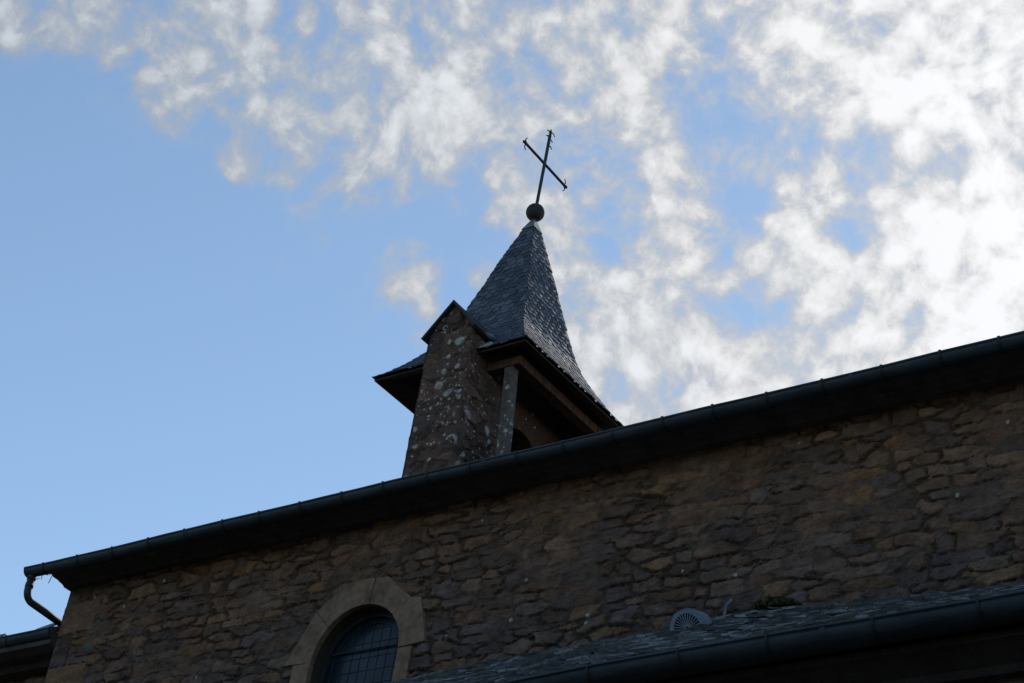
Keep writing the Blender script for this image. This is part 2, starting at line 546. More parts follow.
def grid_wall(mb, O, U, V, N, w, h, res, rub, keep=None, push=None, taper=(0, 0, 0, 0), off=(0, 0), tint=None):
    """a height-field of rubble on the plane O + u U + v V, raised along N"""
    O, U, V, N = (np.array(q, float) for q in (O, U, V, N))
    nu, nv = max(2, int(round(w/res))+1), max(2, int(round(h/res))+1)
    u, v = np.meshgrid(np.linspace(0, w, nu), np.linspace(0, h, nv), indexing='ij')
    hgt, col = rub.sample(u+off[0], v+off[1])
    if push is not None:
        hgt = push(u, v, hgt)
    k = np.ones(u.shape)
    T = 0.025
    for side, arr in zip(taper, (u, w-u, v, h-v)):
        if side:
            k = k*np.clip(arr/T, 0, 1)
    hgt = hgt*k-(1-k)*0.012
    if tint is not None:
        col = col*tint(u, v)[..., None] if tint(u, v).ndim == 2 else col*tint(u, v)
    P = O+u[..., None]*U+v[..., None]*V+hgt[..., None]*N
    o = len(mb.v)
    mb.v += [tuple(q) for q in P.reshape(-1, 3)]
    mb.c += [tuple(q) for q in col.reshape(-1, 3)]
    ii, jj = np.meshgrid(np.arange(nu-1), np.arange(nv-1), indexing='ij')
    if keep is not None:
        uc, vc = (u[:-1, :-1]+u[1:, 1:])/2, (v[:-1, :-1]+v[1:, 1:])/2
        kk = keep(uc, vc)
        ii, jj = ii[kk], jj[kk]
    a = (o+ii*nv+jj).ravel()
    mb.f += list(zip(a.tolist(), (a+nv).tolist(), (a+nv+1).tolist(), (a+1).tolist()))


# ================================================================ GROUND
g_ = MB()
gx_ = [-400, -150, -80]+list(range(-60, 61, 4))+[80, 150, 400]
gy_ = [-400, -200, -120, -80, -60, -45]+list(range(-36, 41, 2))+[60, 100, 200, 400]
r0_ = random.Random(2)


def gh(x, y):
    """flat churchyard; an unseen bank is added behind the photographer to cut low sky light"""
    k = max(0.0, min(1.0, (-5.0-y)/17.0))  # rise of the added bank, shaped to keep low sky light off the wall
    return GZ0+11.0*k*k*(3-2*k)+0.5*k*math.sin(x*0.21+y*0.3)


GZ0 = -1.65
g_.v = [(x, y, gh(x, y)) for x in gx_ for y in gy_]
g_.c = [(0.05, 0.05, 0.05)]*len(g_.v)
ny_ = len(gy_)
g_.f = [(i*ny_+j, (i+1)*ny_+j, (i+1)*ny_+j+1, i*ny_+j+1) for i in range(len(gx_)-1) for j in range(ny_-1)]
ground = g_.build('ground', M_ground)
ground['kind'] = 'structure'
GZ = -1.65

# ================================================================ NAVE
XL, XR = -13.27, 7.0
YW = 10.40
ZS = 7.47                     # soffit
YR, ZR = 13.975, 10.34        # roof ridge
YB = 17.55
nave = thing('church_nave', 'long brown rubble stone church nave with a zinc gutter along its eave', 'church', (-3.1, 10.4, GZ))

WCX, WCZ, WR = -9.778, 6.30, 0.425         # window arch
WSILL = 4.75
rub_nave = Rubble(21, 9.4, 11, quoin=True)


def in_arch(x, z, r):
    return np.where(z > WCZ, (x-WCX)**2+(z-WCZ)**2 < r*r, (np.abs(x-WCX) < r) & (z > WSILL-(r-WR)))


wall = MB()
zb = 5.2
wz0 = GZ-0.05


def keep_w(u, v, z0):
    x, z = XL+u, z0+v
    return ~in_arch(x, z, WR+0.07)


def push_w(z0, x0=XL):
    def f(u, v, hgt):
        x, z = x0+u, z0+v
        return np.where(in_arch(x, z, WR+0.17) & ((z > WCZ) | (np.abs(x-WCX) < WR+0.09)), np.minimum(hgt, -0.05), hgt)
    return f


def tone(z0):
    # the sheltered top courses keep a warmer stone, lower courses are weathered grey
    def f(u, v):
        k = np.clip((z0+v-6.2)/0.9+0.5*vnoise(u, v, 0.8, 77), 0, 1)[..., None]
        return (1-k)*np.array((0.86, 0.90, 0.95))+k*np.array((1.12, 1.0, 0.88))
    return f


grid_wall(wall, (XL, YW, zb), (1, 0, 0), (0, 0, 1), (0, -1, 0), 10.0, ZS+0.03-zb, 0.0105, rub_nave,
          keep=lambda u, v: keep_w(u, v, zb), push=push_w(zb), taper=(1, 0, 0, 0), off=(0, zb-wz0), tint=tone(zb))
grid_wall(wall, (XL, YW, wz0), (1, 0, 0), (0, 0, 1), (0, -1, 0), 10.0, zb-wz0, 0.04, rub_nave,
          keep=lambda u, v: keep_w(u, v, wz0), push=push_w(wz0), taper=(1, 0, 0, 0), tint=tone(wz0))
grid_wall(wall, (XL+10.0, YW, wz0), (1, 0, 0), (0, 0, 1), (0, -1, 0), XR-XL-10.0, ZS+0.03-wz0, 0.05, rub_nave, off=(10.0, 0), tint=tone(wz0))
wall.build('wall', M_wall, nave, smooth=False)
# gable and back walls
gw = MB()
for x, sx in ((XL, 1), (XR, -1)):
    gw.prism([(x, YW+0.012, wz0), (x, YB, wz0), (x, YB, ZS), (x, YR, ZR-0.15), (x, YW+0.012, ZS)], (sx*0.5, 0, 0), (0.11, 0.09, 0.07))
gw.box((XL+0.5, YB-0.5, wz0), (XR-0.5, YB-0.003, ZS), (0.11, 0.09, 0.07))
gw.build('gable_wall', M_wall, nave)

# roof: two slate slopes
rf = MB()
RS = (ZR-7.53)/(YR-10.10)
ZE = 7.545
yb2 = 2*YR-10.10
rf.prism([(XL-0.03, 10.10, ZE), (XL-0.03, YR, ZR), (XL-0.03, yb2, ZE), (XL-0.03, yb2, ZE-0.05), (XL-0.03, YR, ZR-0.07), (XL-0.03, 10.10, ZE-0.03)], (XR-XL+0.06, 0, 0))
rf.build('roof', M_roofslab, nave)

# moulded eave board under the roof edge, its shaped end shows at the corner
co_ = MB()
prof = [(10.125, 7.530), (10.125, 7.505), (10.15, 7.498), (10.175, 7.496), (10.19, 7.487), (10.21, 7.484), (10.25, 7.484), (10.275, 7.476), (10.30, 7.473),
        (10.325, 7.466), (10.335, 7.455), (10.45, 7.455), (10.45, 7.530)]
co_.sweep_x(prof, XL-0.012, XR)
co_.build('eave_soffit', M_eave, nave)


def gutter_profile(yc, zc, r, th=0.006, lip=0.011, n=18):
    """half-round channel with a rolled front lip, closed outline (y, z); front is -y"""
    o_, i_ = [], []
    for k in range(n+1):
        a = math.pi+math.pi*k/n
        o_.append((yc+r*math.cos(a), zc+r*math.sin(a)))
        i_.append((yc+(r-th)*math.cos(a), zc+(r-th)*math.sin(a)))
    bead = [(yc-r+lip*0.4+lip*math.cos(a), zc+lip*0.6+lip*math.sin(a)) for a in [rad(q) for q in range(-20, 250, 30)]]
    return list(reversed(bead))[:0]+bead+o_+list(reversed(i_))


def gutter(parent, x0, x1, yc, zc, r, brackets, zf, joints, name='gutter'):
    g = MB()
    g.sweep_x(gutter_profile(yc, zc, r), x0, x1, nx=60, zf=zf, caps=False)
    go = g.build(name, M_zinc, parent, smooth=True)
    for x in (x0, x1):
        c_ = MB()
        z0 = zc+zf(x)
        arc = [(x, yc+(r+.003)*math.cos(math.pi+math.pi*k/16), z0+(r+.003)*math.sin(math.pi+math.pi*k/16)) for k in range(17)]
        c_.prism(arc+[(x, yc+r+.003, z0+.006), (x, yc-r-.003, z0+.006)], (0.006 if x == x0 else -0.006, 0, 0))
        c_.build('end_cap', M_zinc, go)
    for x in joints:
        j = MB()
        ring = []
        for k in range(19):
            a = math.pi+math.pi*k/18
            ring.append((x, yc+(r+.0035)*math.cos(a), zc+zf(x)+(r+.0035)*math.sin(a)))
        j.add(ring+[(q[0]+0.03, q[1], q[2]) for q in ring], [(k, k+1, k+20, k+19) for k in range(18)])
        j.build('joint_seam', M_zinc, go, smooth=True)
    for x in brackets:
        b = MB()
        z0 = zc+zf(x)
        w = 0.014
        ring, ring2 = [], []
        for k in range(21):
            a = math.pi+math.pi*k/20
            for R_, lst in ((r+.004, ring), (r+.007, ring2)):
                lst.append((yc+R_*math.cos(a), z0+R_*math.sin(a)))
        out = [(yc-r-.012, z0+.020), (yc-r+.010, z0+.030), (yc-r+.012, z0+.022)]
        poly = ring2+list(reversed(ring))
        b.prism([(x-w/2, y, z) for y, z in poly], (w, 0, 0))
        b.box((x-w/2-.002, yc-r-.008, z0-.004), (x+w/2+.001, yc-r+.014, z0+.019))
        b.build('bracket', M_zincdark, go)
    return go


rnd = random.Random(5)
brs = []
x = -13.222
while x < 6.9:
    brs.append(x+rnd.uniform(-.012, .012))
    x += 0.4165
gut = gutter(nave, -13.455, XR, 10.061, 7.502, 0.058, brs, lambda x: 0.004*math.sin(x*1.1)+0.003*math.sin(x*2.7+1)+0.0015*math.sin(x*7.3)+0.0018*(x+13), [-11.55, -8.53, -5.53, -2.5, 0.5, 3.5], 'gutter')
# wisps of nest straw hanging from the gutter near its end
for pts in ([(-13.29, 10.08, 7.447), (-13.287, 10.085, 7.425), (-13.283, 10.082, 7.405)], [(-13.2, 10.12, 7.45), (-13.212, 10.12, 7.41), (-13.222, 10.118, 7.375)],
            [(-13.35, 10.05, 7.41), (-13.31, 10.05, 7.395), (-13.27, 10.05, 7.398)]):
    s_ = MB()
    s_.tube(pts, 0.0032, 6)
    s_.build('straw_wisp', M_straw, gut)
dp = MB()
path = [(-13.405, 10.07, 7.45), (-13.405, 10.07, 7.38), (-13.403, 10.068, 7.315)]
for k in range(1, 9):
    a = rad(82)*k/8
    path.append((-13.401, 10.068+0.085*(1-math.cos(a)), 7.315-0.085*math.sin(a)))
path += [(-13.39, 10.30, 7.215), (-13.38, 10.52, 7.195)]
dp.tube(path, 0.033, 14)
dpo = dp.build('downpipe', M_zinc, nave, smooth=True)
for z, r_ in ((7.435, 0.039), (7.36, 0.037)):
    k_ = MB()
    k_.tube([(-13.404, 10.07, z-0.018), (-13.404, 10.07, z+0.018)], r_, 14)
    k_.build('pipe_collar', M_zinc, dpo, smooth=True)

# window: dressed surround stones, glazing
win = MB()
ys, depth = YW-0.014, 0.05
# (outer points, angle0, angle1) in wall coordinates; angles on the intrados
VOUS = [
    ([(-9.314, 6.711), (-9.215, 6.695), (-9.10, 6.315)], 0.0, 43.0),
    ([(-9.70, 6.940), (-9.58, 6.935), (-9.318, 6.715)], 43.0, 83.0),
    ([(-10.255, 6.745), (-9.955, 6.945), (-9.71, 6.948)], 83.0, 138.0),
    ([(-10.475, 6.315), (-10.258, 6.742)], 138.0, 180.0),
]
arcp = lambda a, r=WR: (WCX+r*math.cos(rad(a)), WCZ+r*math.sin(rad(a)))
wpan = MB()
pane_pts = [(x_, z_) for x_, z_ in [arcp(a, WR+0.03) for a in range(0, 181, 6)]]
pane_poly = [(q[0], 10.560, q[1]) for q in pane_pts]+[(WCX-WR-.03, 10.560, WSILL), (WCX+WR+.03, 10.560, WSILL)]
wobj = MB()
fr = MB()
for r0, r1 in ((WR-0.035, WR+0.02),):
    for a in range(0, 180, 6):
        q = [arcp(a, r0), arcp(a+6, r0), arcp(a+6, r1), arcp(a, r1)]
        fr.prism([(x_, 10.525, z_) for x_, z_ in q], (0, 0.03, 0))
for sx in (-1, 1):
    x0_, x1_ = sorted((WCX+sx*(WR-0.035), WCX+sx*(WR+.02)))
    fr.box((x0_, 10.525, WSILL), (x1_, 10.555, WCZ))
window = fr.build('window', M_iron, nave)
wpan.prism(pane_poly, (0, 0.012, 0))
wpan.build('pane', M_glass, window)
rv = MB()
for a in range(0, 180, 6):
    q = [arcp(a, WR+.012), arcp(a+6, WR+.012), arcp(a+6, WR+.13), arcp(a, WR+.13)]
    rv.prism([(x_, ys+0.053, z_) for x_, z_ in q], (0, 0.22, 0), (0.05, 0.042, 0.034))
for sx in (-1, 1):
    x0_, x1_ = sorted((WCX+sx*(WR+.012), WCX+sx*(WR+.13)))
    rv.box((x0_, ys+0.053, WSILL), (x1_, ys+.273, WCZ-.001), (0.05, 0.042, 0.034))
rv.build('reveal', M_wall, window)
bars = MB()
for z in (6.425, 6.09, 5.76, 5.43, 5.1):
    hw = math.sqrt(max(0, WR**2-max(0, z-WCZ)**2))
    b = MB()
    b.box((WCX-hw, 10.537, z-0.005), (WCX+hw, 10.549, z+0.005))
    b.build('glazing_bar', M_iron, window)
ld = MB()
for r0 in (0.345,):
    for a in range(0, 180, 6):
        q = [arcp(a, r0), arcp(a+6, r0), arcp(a+6, r0+.004), arcp(a, r0+.004)]
        ld.prism([(x_, 10.549, z_) for x_, z_ in q], (0, 0.009, 0))
    for sx in (-1, 1):
        ld.box((WCX+sx*(r0+.003)-.003, 10.549, WSILL), (WCX+sx*(r0+.003)+.003, 10.558, WCZ))
rl = 0.345
for k in range(-4, 5):
    x_ = WCX+k*0.085+0.004*math.sin(k*3.1)
    zt_ = WCZ+math.sqrt(max(0.0, rl*rl-(x_-WCX)**2))
    ld.box((x_-.0012, 10.5555, WSILL), (x_+.0012, 10.5585, zt_))
for k in range(0, 17):
    z_ = 6.60-k*0.115+0.004*math.sin(k*2.3)
    hw = rl if z_ < WCZ else math.sqrt(rl*rl-(z_-WCZ)**2)
    ld.box((WCX-hw, 10.5550, z_-.0012), (WCX+hw, 10.5580, z_+.0012))
ld.build('leading', M_zinc, window)
rr_ = random.Random(3)


def surround(pts, name='surround_stone'):
    b = MB()
    c = sum((Vector((q[0], 0, q[1])) for q in pts), Vector())/len(pts)
    sh = []
    for q in pts:
        v_ = Vector((q[0], 0, q[1]))
        d_ = (c-v_)
        sh.append(v_+d_.normalized()*0.0012)
    dy = rr_.uniform(-.006, .006)
    b.prism([(v_.x, ys+dy, v_.z) for v_ in sh], (0, depth, 0))
    return b.build(name, M_ashlar, window, bevel=0.006)


for outer, a0, a1 in VOUS:
    n = max(4, int((a1-a0)/6))
    inner = [arcp(a0+(a1-a0)*k/n) for k in range(n+1)]
    surround(inner+outer[::-1] if math.dist(inner[-1], outer[0]) < math.dist(inner[-1], outer[-1]) and False else inner+outer)
z = WCZ
k = 0
hts = [0.42, 0.34, 0.38, 0.41]
while z > WSILL+0.05 and k < 4:
    z1 = z-hts[k]
    ow = (0.13, 0.30, 0.14, 0.28)[k]
    surround([(WCX+WR, z), (WCX+WR+ow, z), (WCX+WR+ow, z1), (WCX+WR, z1)])
    ow = (0.17, 0.30, 0.16, 0.27)[k]
    surround([(WCX-WR, z), (WCX-WR-ow, z), (WCX-WR-ow, z1), (WCX-WR, z1)])
    z = z1
    k += 1
b = MB()
b.prism([(WCX-WR-.22, YW-.06, z), (WCX-WR-.22, YW-.06, z-.16), (WCX-WR-.22, 10.7, z-.16), (WCX-WR-.22, 10.7, z+.05)], (2*WR+.44, 0, 0))
b.build('window_sill', M_ashlar, window, bevel=0.006)

# ================================================================ LOWER WING (left, beyond the nave corner)
ch = thing('choir_wing', 'lower stone wing with a dark eave beyond the nave corner', 'building', (-17.0, 10.8, GZ))
cw = MB()
rub_c = Rubble(8, 9.2, 23)
grid_wall(cw, (XL-7.0, 10.72, wz0), (1, 0, 0), (0, 0, 1), (0, -1, 0), 6.995, 7.0-wz0, 0.03, rub_c, taper=(1, 0, 0, 0))
cw.box((XL-7.0, 10.76, wz0), (XL-0.006, 17.0, 6.95), (0.11, 0.09, 0.07))
cw.build('wall', M_wall, ch)
cr = MB()
cr.prism([(XL-7.2, 10.32, 7.065), (XL-7.2, YR, 9.20), (XL-7.2, 17.6, 7.065), (XL-7.2, 17.6, 7.0), (XL-7.2, YR, 9.13), (XL-7.2, 10.34, 7.02)], (7.19, 0, 0))
cr.build('roof', M_roofslab, ch)
ce = MB()
ce.sweep_x([(10.36, 7.025), (10.36, 6.93), (10.45, 6.90), (10.55, 6.89), (10.60, 6.86), (10.75, 6.86), (10.75, 7.025)], XL-7.1, XL-0.008)
ce.build('eave_soffit', M_eave, ch)
gutter(ch, XL-7.1, XL-0.010, 10.37, 7.045, 0.068, [XL-0.55-0.42*k for k in range(15)], lambda x: 0.004*math.sin(x*2), [XL-2.5, XL-5.0])
for x_, l_ in ((-13.52, 0.13), (-14.25, 0.16)):
    s_ = MB()
    s_.prism([(x_, 10.36, 7.085), (x_+l_, 10.37, 7.083), (x_+l_-.01, 10.50, 7.20), (x_+.01, 10.5, 7.205)], (0, 0, 0.018), (0.12, 0.125, 0.12))
    s_.build('slipped_slate', M_slate_low, ch)

# ================================================================ SIDE AISLE (lean-to, bottom right)
aisle = thing('side_aisle', 'lean-to side aisle with a rough lichened slate roof and a deep gutter', 'building', (-2.0, 9.4, GZ))
AXL, AXR = -9.15, 6.5
ZJ = [(-12, 5.93), (-9.183, 5.996), (-8.825, 6.03), (-8.386, 6.052), (-7.655, 6.056), (-7.219, 6.067), (-6.828, 6.085), (-6.299, 6.098), (-5.559, 6.037), (-4.846, 5.985), (-4.478, 5.963), (-3, 5.95), (8, 5.95)]
ZG = [(-12, 4.46), (-7.0, 4.505), (-6.426, 4.522), (-5.86, 4.546), (-5.31, 4.554), (-4.794, 4.558), (-4.229, 4.560), (-3.672, 4.563), (-3.445, 4.569), (7, 4.60)]
zj = lambda x: float(np.interp(x, *zip(*ZJ)))
zg = lambda x: float(np.interp(x, *zip(*ZG)))
YG0 = 8.09


def aroof(x, q, lift=0.0):
    """point on the lean-to roof; q = 0 eave .. 1 wall"""
    a, b = Vector((x, YG0, zg(x)+0.035)), Vector((x, YW-0.02, zj(x)-0.012))
    return a.lerp(b, q)+Vector((0, -0.53, 0.85))*lift


sb = MB()
nx = 60
vv, ff = [], []
for i in range(nx+1):
    x = AXL+(AXR-AXL)*i/nx
    vv += [aroof(x, 0), aroof(x, 1), aroof(x, 1, -0.08), aroof(x, 0.01, -0.04)]
for i in range(nx):
    for k in range(4):
        k2 = (k+1) % 4
        ff.append((i*4+k, i*4+4+k, i*4+4+k2, i*4+k2))
ff += [(0, 1, 2, 3), (nx*4+3, nx*4+2, nx*4+1, nx*4)]
sb.add(vv, ff, (0.06, 0.062, 0.065))
aro = sb.build('roof', M_roofslab, aisle)
rs = random.Random(9)
sm = MB()
rows = 32
for k in range(rows):
    q0 = k/rows
    x = AXL-rs.uniform(0, 0.2)
    while x < 0.5:
        w = rs.uniform(0.05, 0.17)
        th = rs.uniform(0.006, 0.018)
        q1 = min(1.0, q0+1.9/rows)
        drop = rs.uniform(-0.02, 0.02)+(-0.012 if k == 0 else 0)
        tl, tr = rs.gauss(0, 0.006), rs.gauss(0, 0.006)
        x0_, x1_ = max(x, AXL), x+w-0.004
        if x1_ > x0_+0.03:
            base = rs.choice([(0.055, 0.06, 0.068), (0.075, 0.078, 0.085), (0.045, 0.047, 0.055), (0.10, 0.105, 0.112), (0.17, 0.185, 0.20), (0.06, 0.058, 0.05)])
            lo_, hi_ = th+0.012, 0.004
            cut = rs.uniform(0.0, 0.02)
            pts = [aroof(x0_, q0+drop+cut*.3, lo_+tl), aroof((x0_+x1_)/2, q0+drop-.003, lo_+(tl+tr)/2), aroof(x1_, q0+drop+rs.uniform(0, .008), lo_+tr), aroof(x1_, q1, hi_), aroof(x0_, q1, hi_)]
            sm.prism(pts, Vector((0, -0.53, 0.85))*-th, base)
        x += w
sm.build('slates', M_slate_low, aro)
# stone lip of mortar where the roof meets the nave wall
fl = MB()
for i in range(110):
    x0_ = AXL+i*0.09
    a_, b_ = zj(x0_)+rs.uniform(-.004, .006), zj(x0_+.09)+rs.uniform(-.004, .006)
    fl.prism([(x0_, YW-0.05, a_-0.05), (x0_+.088, YW-0.05, b_-0.05), (x0_+.088, YW+0.02, b_+0.004), (x0_, YW+0.02, a_+.004)], (0, 0, -0.03), tuple(v_*rs.uniform(.7, 1.2) for v_ in (0.06, 0.055, 0.048)))
fl.build('mortar_fillet', M_wall, aro)
aw = MB()
rub_a = Rubble(16, 6.3, 37)
grid_wall(aw, (AXL, 8.42, wz0), (1, 0, 0), (0, 0, 1), (0, -1, 0), AXR-AXL, 4.46-wz0, 0.03, rub_a, taper=(1, 1, 0, 0))
for x, sx in ((AXL, 1), (AXR, -1)):
    aw.prism([(x, 8.432, wz0), (x, YW-.05, wz0), (x, YW-.05, 5.85), (x, 8.432, 4.50)], (sx*0.4, 0, 0), (0.11, 0.09, 0.07))
aw.build('wall', M_wall, aisle)
ae = MB()
ae.sweep_x([(8.17, 4.47), (8.17, 4.44), (8.21, 4.43), (8.26, 4.41), (8.33, 4.38), (8.36, 4.35), (8.47, 4.35), (8.47, 4.50), (8.20, 4.50)], AXL-0.02, AXR)
ae.build('eave_soffit', M_eave, aisle)
abr = [-8.1, -7.5, -6.95, -6.39, -5.86, -5.31, -4.794, -4.215, -3.672]
x = -3.672
while x < 6.2:
    x += 0.56
    abr.append(x)
gutter(aisle, AXL-0.1, AXR+0.1, 8.087, 0.0, 0.087, abr, lambda x: zg(x)-0.012, [-7.8, -4.5, -1.5, 1.5])

# roof vent: a half-cone hood with a round grille looking down the slope
vx, vq = -6.375, 0.70
vb = aroof(vx, vq, 0.02)
dn = (aroof(vx, 0)-aroof(vx, 1)).normalized()
nr = dn.cross(Vector((1, 0, 0))).normalized()
if nr.z < 0:
    nr = -nr
vent = thing('roof_vent', 'small half-round metal roof vent with a slotted grille on the lichened slates', 'roof vent', tuple(vb))
xa = Vector((1, 0, 0))
hood = MB()
N_ = 20
R0, R1, L_ = 0.122, 0.05, 0.27
vv, ff = [], []
for j, (s_, r_) in enumerate(((0.0, R0+.006), (0.018, R0+.006), (0.02, R0-.004), (0.09, R0*.88), (0.18, R0*.68), (L_, R1*.5))):
    for k in range(N_+1):
        a = math.pi*k/N_
        vv.append(vb-dn*s_+xa*r_*math.cos(a)+nr*(r_*math.sin(a)-0.002))
for j in range(5):
    for k in range(N_):
        ff.append((j*(N_+1)+k, j*(N_+1)+k+1, (j+1)*(N_+1)+k+1, (j+1)*(N_+1)+k))
hood.add(vv, ff)
hood.build('hood', M_vent, vent, smooth=True)
back = MB()
arc = [vb-dn*0.02+xa*(R0-.006)*math.cos(math.pi*k/N_)+nr*(R0-.006)*math.sin(math.pi*k/N_) for k in range(N_+1)]
back.add(arc, [tuple(range(N_+1))])
back.build('vent_opening', M_black, vent)
gr = MB()
for k in range(15):
    a = math.pi*(k+0.0)/14
    d_ = xa*math.cos(a)+nr*math.sin(a)
    e_ = dn.cross(d_)
    a0, a1 = vb-dn*.006+d_*0.022, vb-dn*.006+d_*(R0-.022)
    gr.prism([a0-e_*.0016, a1-e_*.0036, a1+e_*.0036, a0+e_*.0016], -dn*0.006)
for r0, r1 in ((0.014, 0.024), (R0-.026, R0+.004)):
    for k in range(N_):
        a, a2 = math.pi*k/N_, math.pi*(k+1)/N_
        q = [vb-dn*.005+xa*r_*math.cos(b_)+nr*r_*math.sin(b_) for r_, b_ in ((r0, a), (r1, a), (r1, a2), (r0, a2))]
        gr.prism(q, -dn*0.009)
gr.build('grille', M_vent, vent)

# a bent metal strip at the wall, moss in the angle of roof and wall
st = MB()
sxp = -6.53
zz = zj(sxp)
for a_, b_ in (((sxp, YW-.06, zz-.03), (sxp+.004, YW-.055, zz+.06)), ((sxp+.004, YW-.055, zz+.06), (sxp+.04, YW-.045, zz+.105))):
    st.beam(a_, b_, 0.022, 0.008, (0, -1, 0))
tag(st.build('metal_strip', M_lead), 'thin bent metal strip sticking up against the wall right of the roof vent', 'metal strip')
ms = MB()
rm = random.Random(21)
mx = -6.13
for i in range(640):
    u_, v_ = rm.gauss(0, 0.10), abs(rm.gauss(0, 0.035))
    if abs(u_) > 0.17:
        continue
    hcap = 0.062*max(0, 1-(u_/0.2)**2)
    z_ = zj(mx+u_)-0.02+rm.uniform(0, 1)*hcap
    yq = YW-0.03-v_*max(0.2, 1-(z_-zj(mx+u_))/0.12)-0.02
    c_ = Vector((mx+u_, yq, z_))
    r_ = rm.uniform(0.008, 0.02)
    ax = Vector((rm.gauss(0, 1), rm.gauss(0, 1), rm.gauss(0, 1))).normalized()
    bx = ax.orthogonal().normalized()
    cx = ax.cross(bx)
    ms.add([c_+bx*r_, c_+cx*r_, c_-bx*r_, c_-cx*r_, c_+ax*r_*.7, c_-ax*r_*.7], [(0, 1, 4), (1, 2, 4), (2, 3, 4), (3, 0, 4), (1, 0, 5), (2, 1, 5), (3, 2, 5), (0, 3, 5)])
tag(ms.build('moss_clump', M_moss), 'clump of green moss where the lichened slates meet the nave wall', 'moss')

# ================================================================ BELL TURRET
TX, TY, HS = -11.77, 13.975, 0.975
EZ = 11.115
tur = thing('bell_turret', 'slate spired bell turret with a gabled stone pier rising above the nave roof', 'bell turret', (TX, TY, 10.2))
PROF = [(1.0, 11.125), (0.90, 11.215), (0.80, 11.335), (0.70, 11.475), (0.60, 11.63), (0.51, 11.80), (0.43, 12.06), (0.36, 12.33), (0.29, 12.58), (0.21, 12.90), (0.12, 13.22), (0.05, 13.46), (0.0, 13.58)]
ps, pz = zip(*PROF)
# arc-length table of one face
fine = np.linspace(0, 1, 400)
idx_ = fine*(len(PROF)-1)
# smooth the profile a little
S_f = np.interp(idx_, range(len(PROF)), ps)
Z_f = np.interp(idx_, range(len(PROF)), pz)
for _ in range(60):
    S_f[1:-1] = (S_f[:-2]+2*S_f[1:-1]+S_f[2:])/4
    Z_f[1:-1] = (Z_f[:-2]+2*Z_f[1:-1]+Z_f[2:])/4
ARC = np.concatenate([[0], np.cumsum(np.hypot(np.diff(S_f)*HS, np.diff(Z_f)))])
ALEN = ARC[-1]


def sp_at(l):
    l = max(0, min(ALEN, l))
    return float(np.interp(l, ARC, S_f)), float(np.interp(l, ARC, Z_f))


FACES = [(Vector((1, 0, 0)), Vector((0, -1, 0))), (Vector((0, 1, 0)), Vector((1, 0, 0))), (Vector((-1, 0, 0)), Vector((0, 1, 0))), (Vector((0, -1, 0)), Vector((-1, 0, 0)))]


def sp_point(face, h, l, lift):
    H_, O_ = FACES[face]
    s0, z0 = sp_at(l)
    s1, z1 = sp_at(l+0.02)
    s2, z2 = sp_at(l-0.02)
    tang = Vector((O_.x*(s1-s2)*HS, O_.y*(s1-s2)*HS, z1-z2)).normalized()
    nrm = H_.cross(tang).normalized()
    if nrm.dot(O_)+nrm.z*0.3 < 0:
        nrm = -nrm
    lim = s0*HS+0.002+lift*0.7
    h = max(-lim, min(lim, h))
    return Vector((TX, TY, z0))+O_*(s0*HS)+H_*h+nrm*lift


sb_ = MB()
NL = 40
ring = []
for i in range(NL+1):
    s0, z0 = sp_at(ALEN*i/NL)
    ring += [(TX+sx*s0*HS, TY+sy*s0*HS, z0) for sx, sy in ((-1, -1), (1, -1), (1, 1), (-1, 1))]
ff = []
for i in range(NL):
    for k in range(4):
        ff.append((i*4+k, i*4+(k+1) % 4, i*4+4+(k+1) % 4, i*4+4+k))
sb_.add(ring, ff, (0.05, 0.05, 0.055))
spire = sb_.build('spire', M_roofslab, tur)
rs = random.Random(77)
sl_ = MB()
EXP = 0.072
for face in range(4):
    k = 0
    l = -0.02
    while l < ALEN-0.20:
        s0, _ = sp_at(l)
        half = s0*HS
        w0 = 0.098
        off = (0.5 if k % 2 else 0.0)*w0+rs.uniform(-.012, .012)
        nS = int(half/w0)+2
        for q in range(-nS, nS+1):
            w = w0*rs.uniform(0.88, 1.12)
            c_ = q*w0+off+rs.gauss(0, 0.006)
            if abs(c_) > half+0.03:
                continue
            th = rs.uniform(0.004, 0.008)
            ln = EXP*rs.uniform(1.85, 2.2)
            dl = rs.gauss(0, 0.005 if k > 1 else 0.002)
            base = rs.choice([(0.056, 0.068, 0.094), (0.066, 0.079, 0.106), (0.048, 0.058, 0.080), (0.078, 0.092, 0.120), (0.058, 0.068, 0.088), (0.044, 0.053, 0.072)])
            tilt = rs.gauss(0, 0.0012)
            rot = rs.gauss(0, 0.03)
            top, botm = [], []
            outline = [(-.5, 1.0), (-.5, .42), (-.44, .20), (-.30, .06), (-.08, 0.0), (.12, 0.0), (.32, .07), (.45, .22), (.5, .42), (.5, 1.0)]
            for a_, b_ in outline:
                hh = c_+a_*w+rot*(b_-.5)*ln*.6
                ll = l+dl+b_*ln+rot*a_*w
                lift = 0.012*(1-b_)+0.003+tilt*a_*2*(1-b_)
                top.append(sp_point(face, hh, ll, lift+th*0.5))
                botm.append(sp_point(face, hh, ll, lift-th*0.5))
            n_ = len(outline)
            sl_.add(top+botm, [tuple(range(n_))]+[(i, i+n_, (i+1) % n_+n_, (i+1) % n_) for i in range(n_)]+[tuple(reversed(range(n_, 2*n_)))], base)
        l += EXP
        k += 1
slo = sl_.build('slates', M_slate, spire)
cap = MB()
v_ = []
for l_, ex in ((ALEN-0.19, 0.020), (ALEN-0.03, 0.014)):
    s0, z0 = sp_at(l_)
    v_ += [(TX+sx*(s0*HS+ex), TY+sy*(s0*HS+ex), z0+0.008) for sx, sy in ((-1, -1), (1, -1), (1, 1), (-1, 1))]
v_ += [(TX, TY, 13.60)]
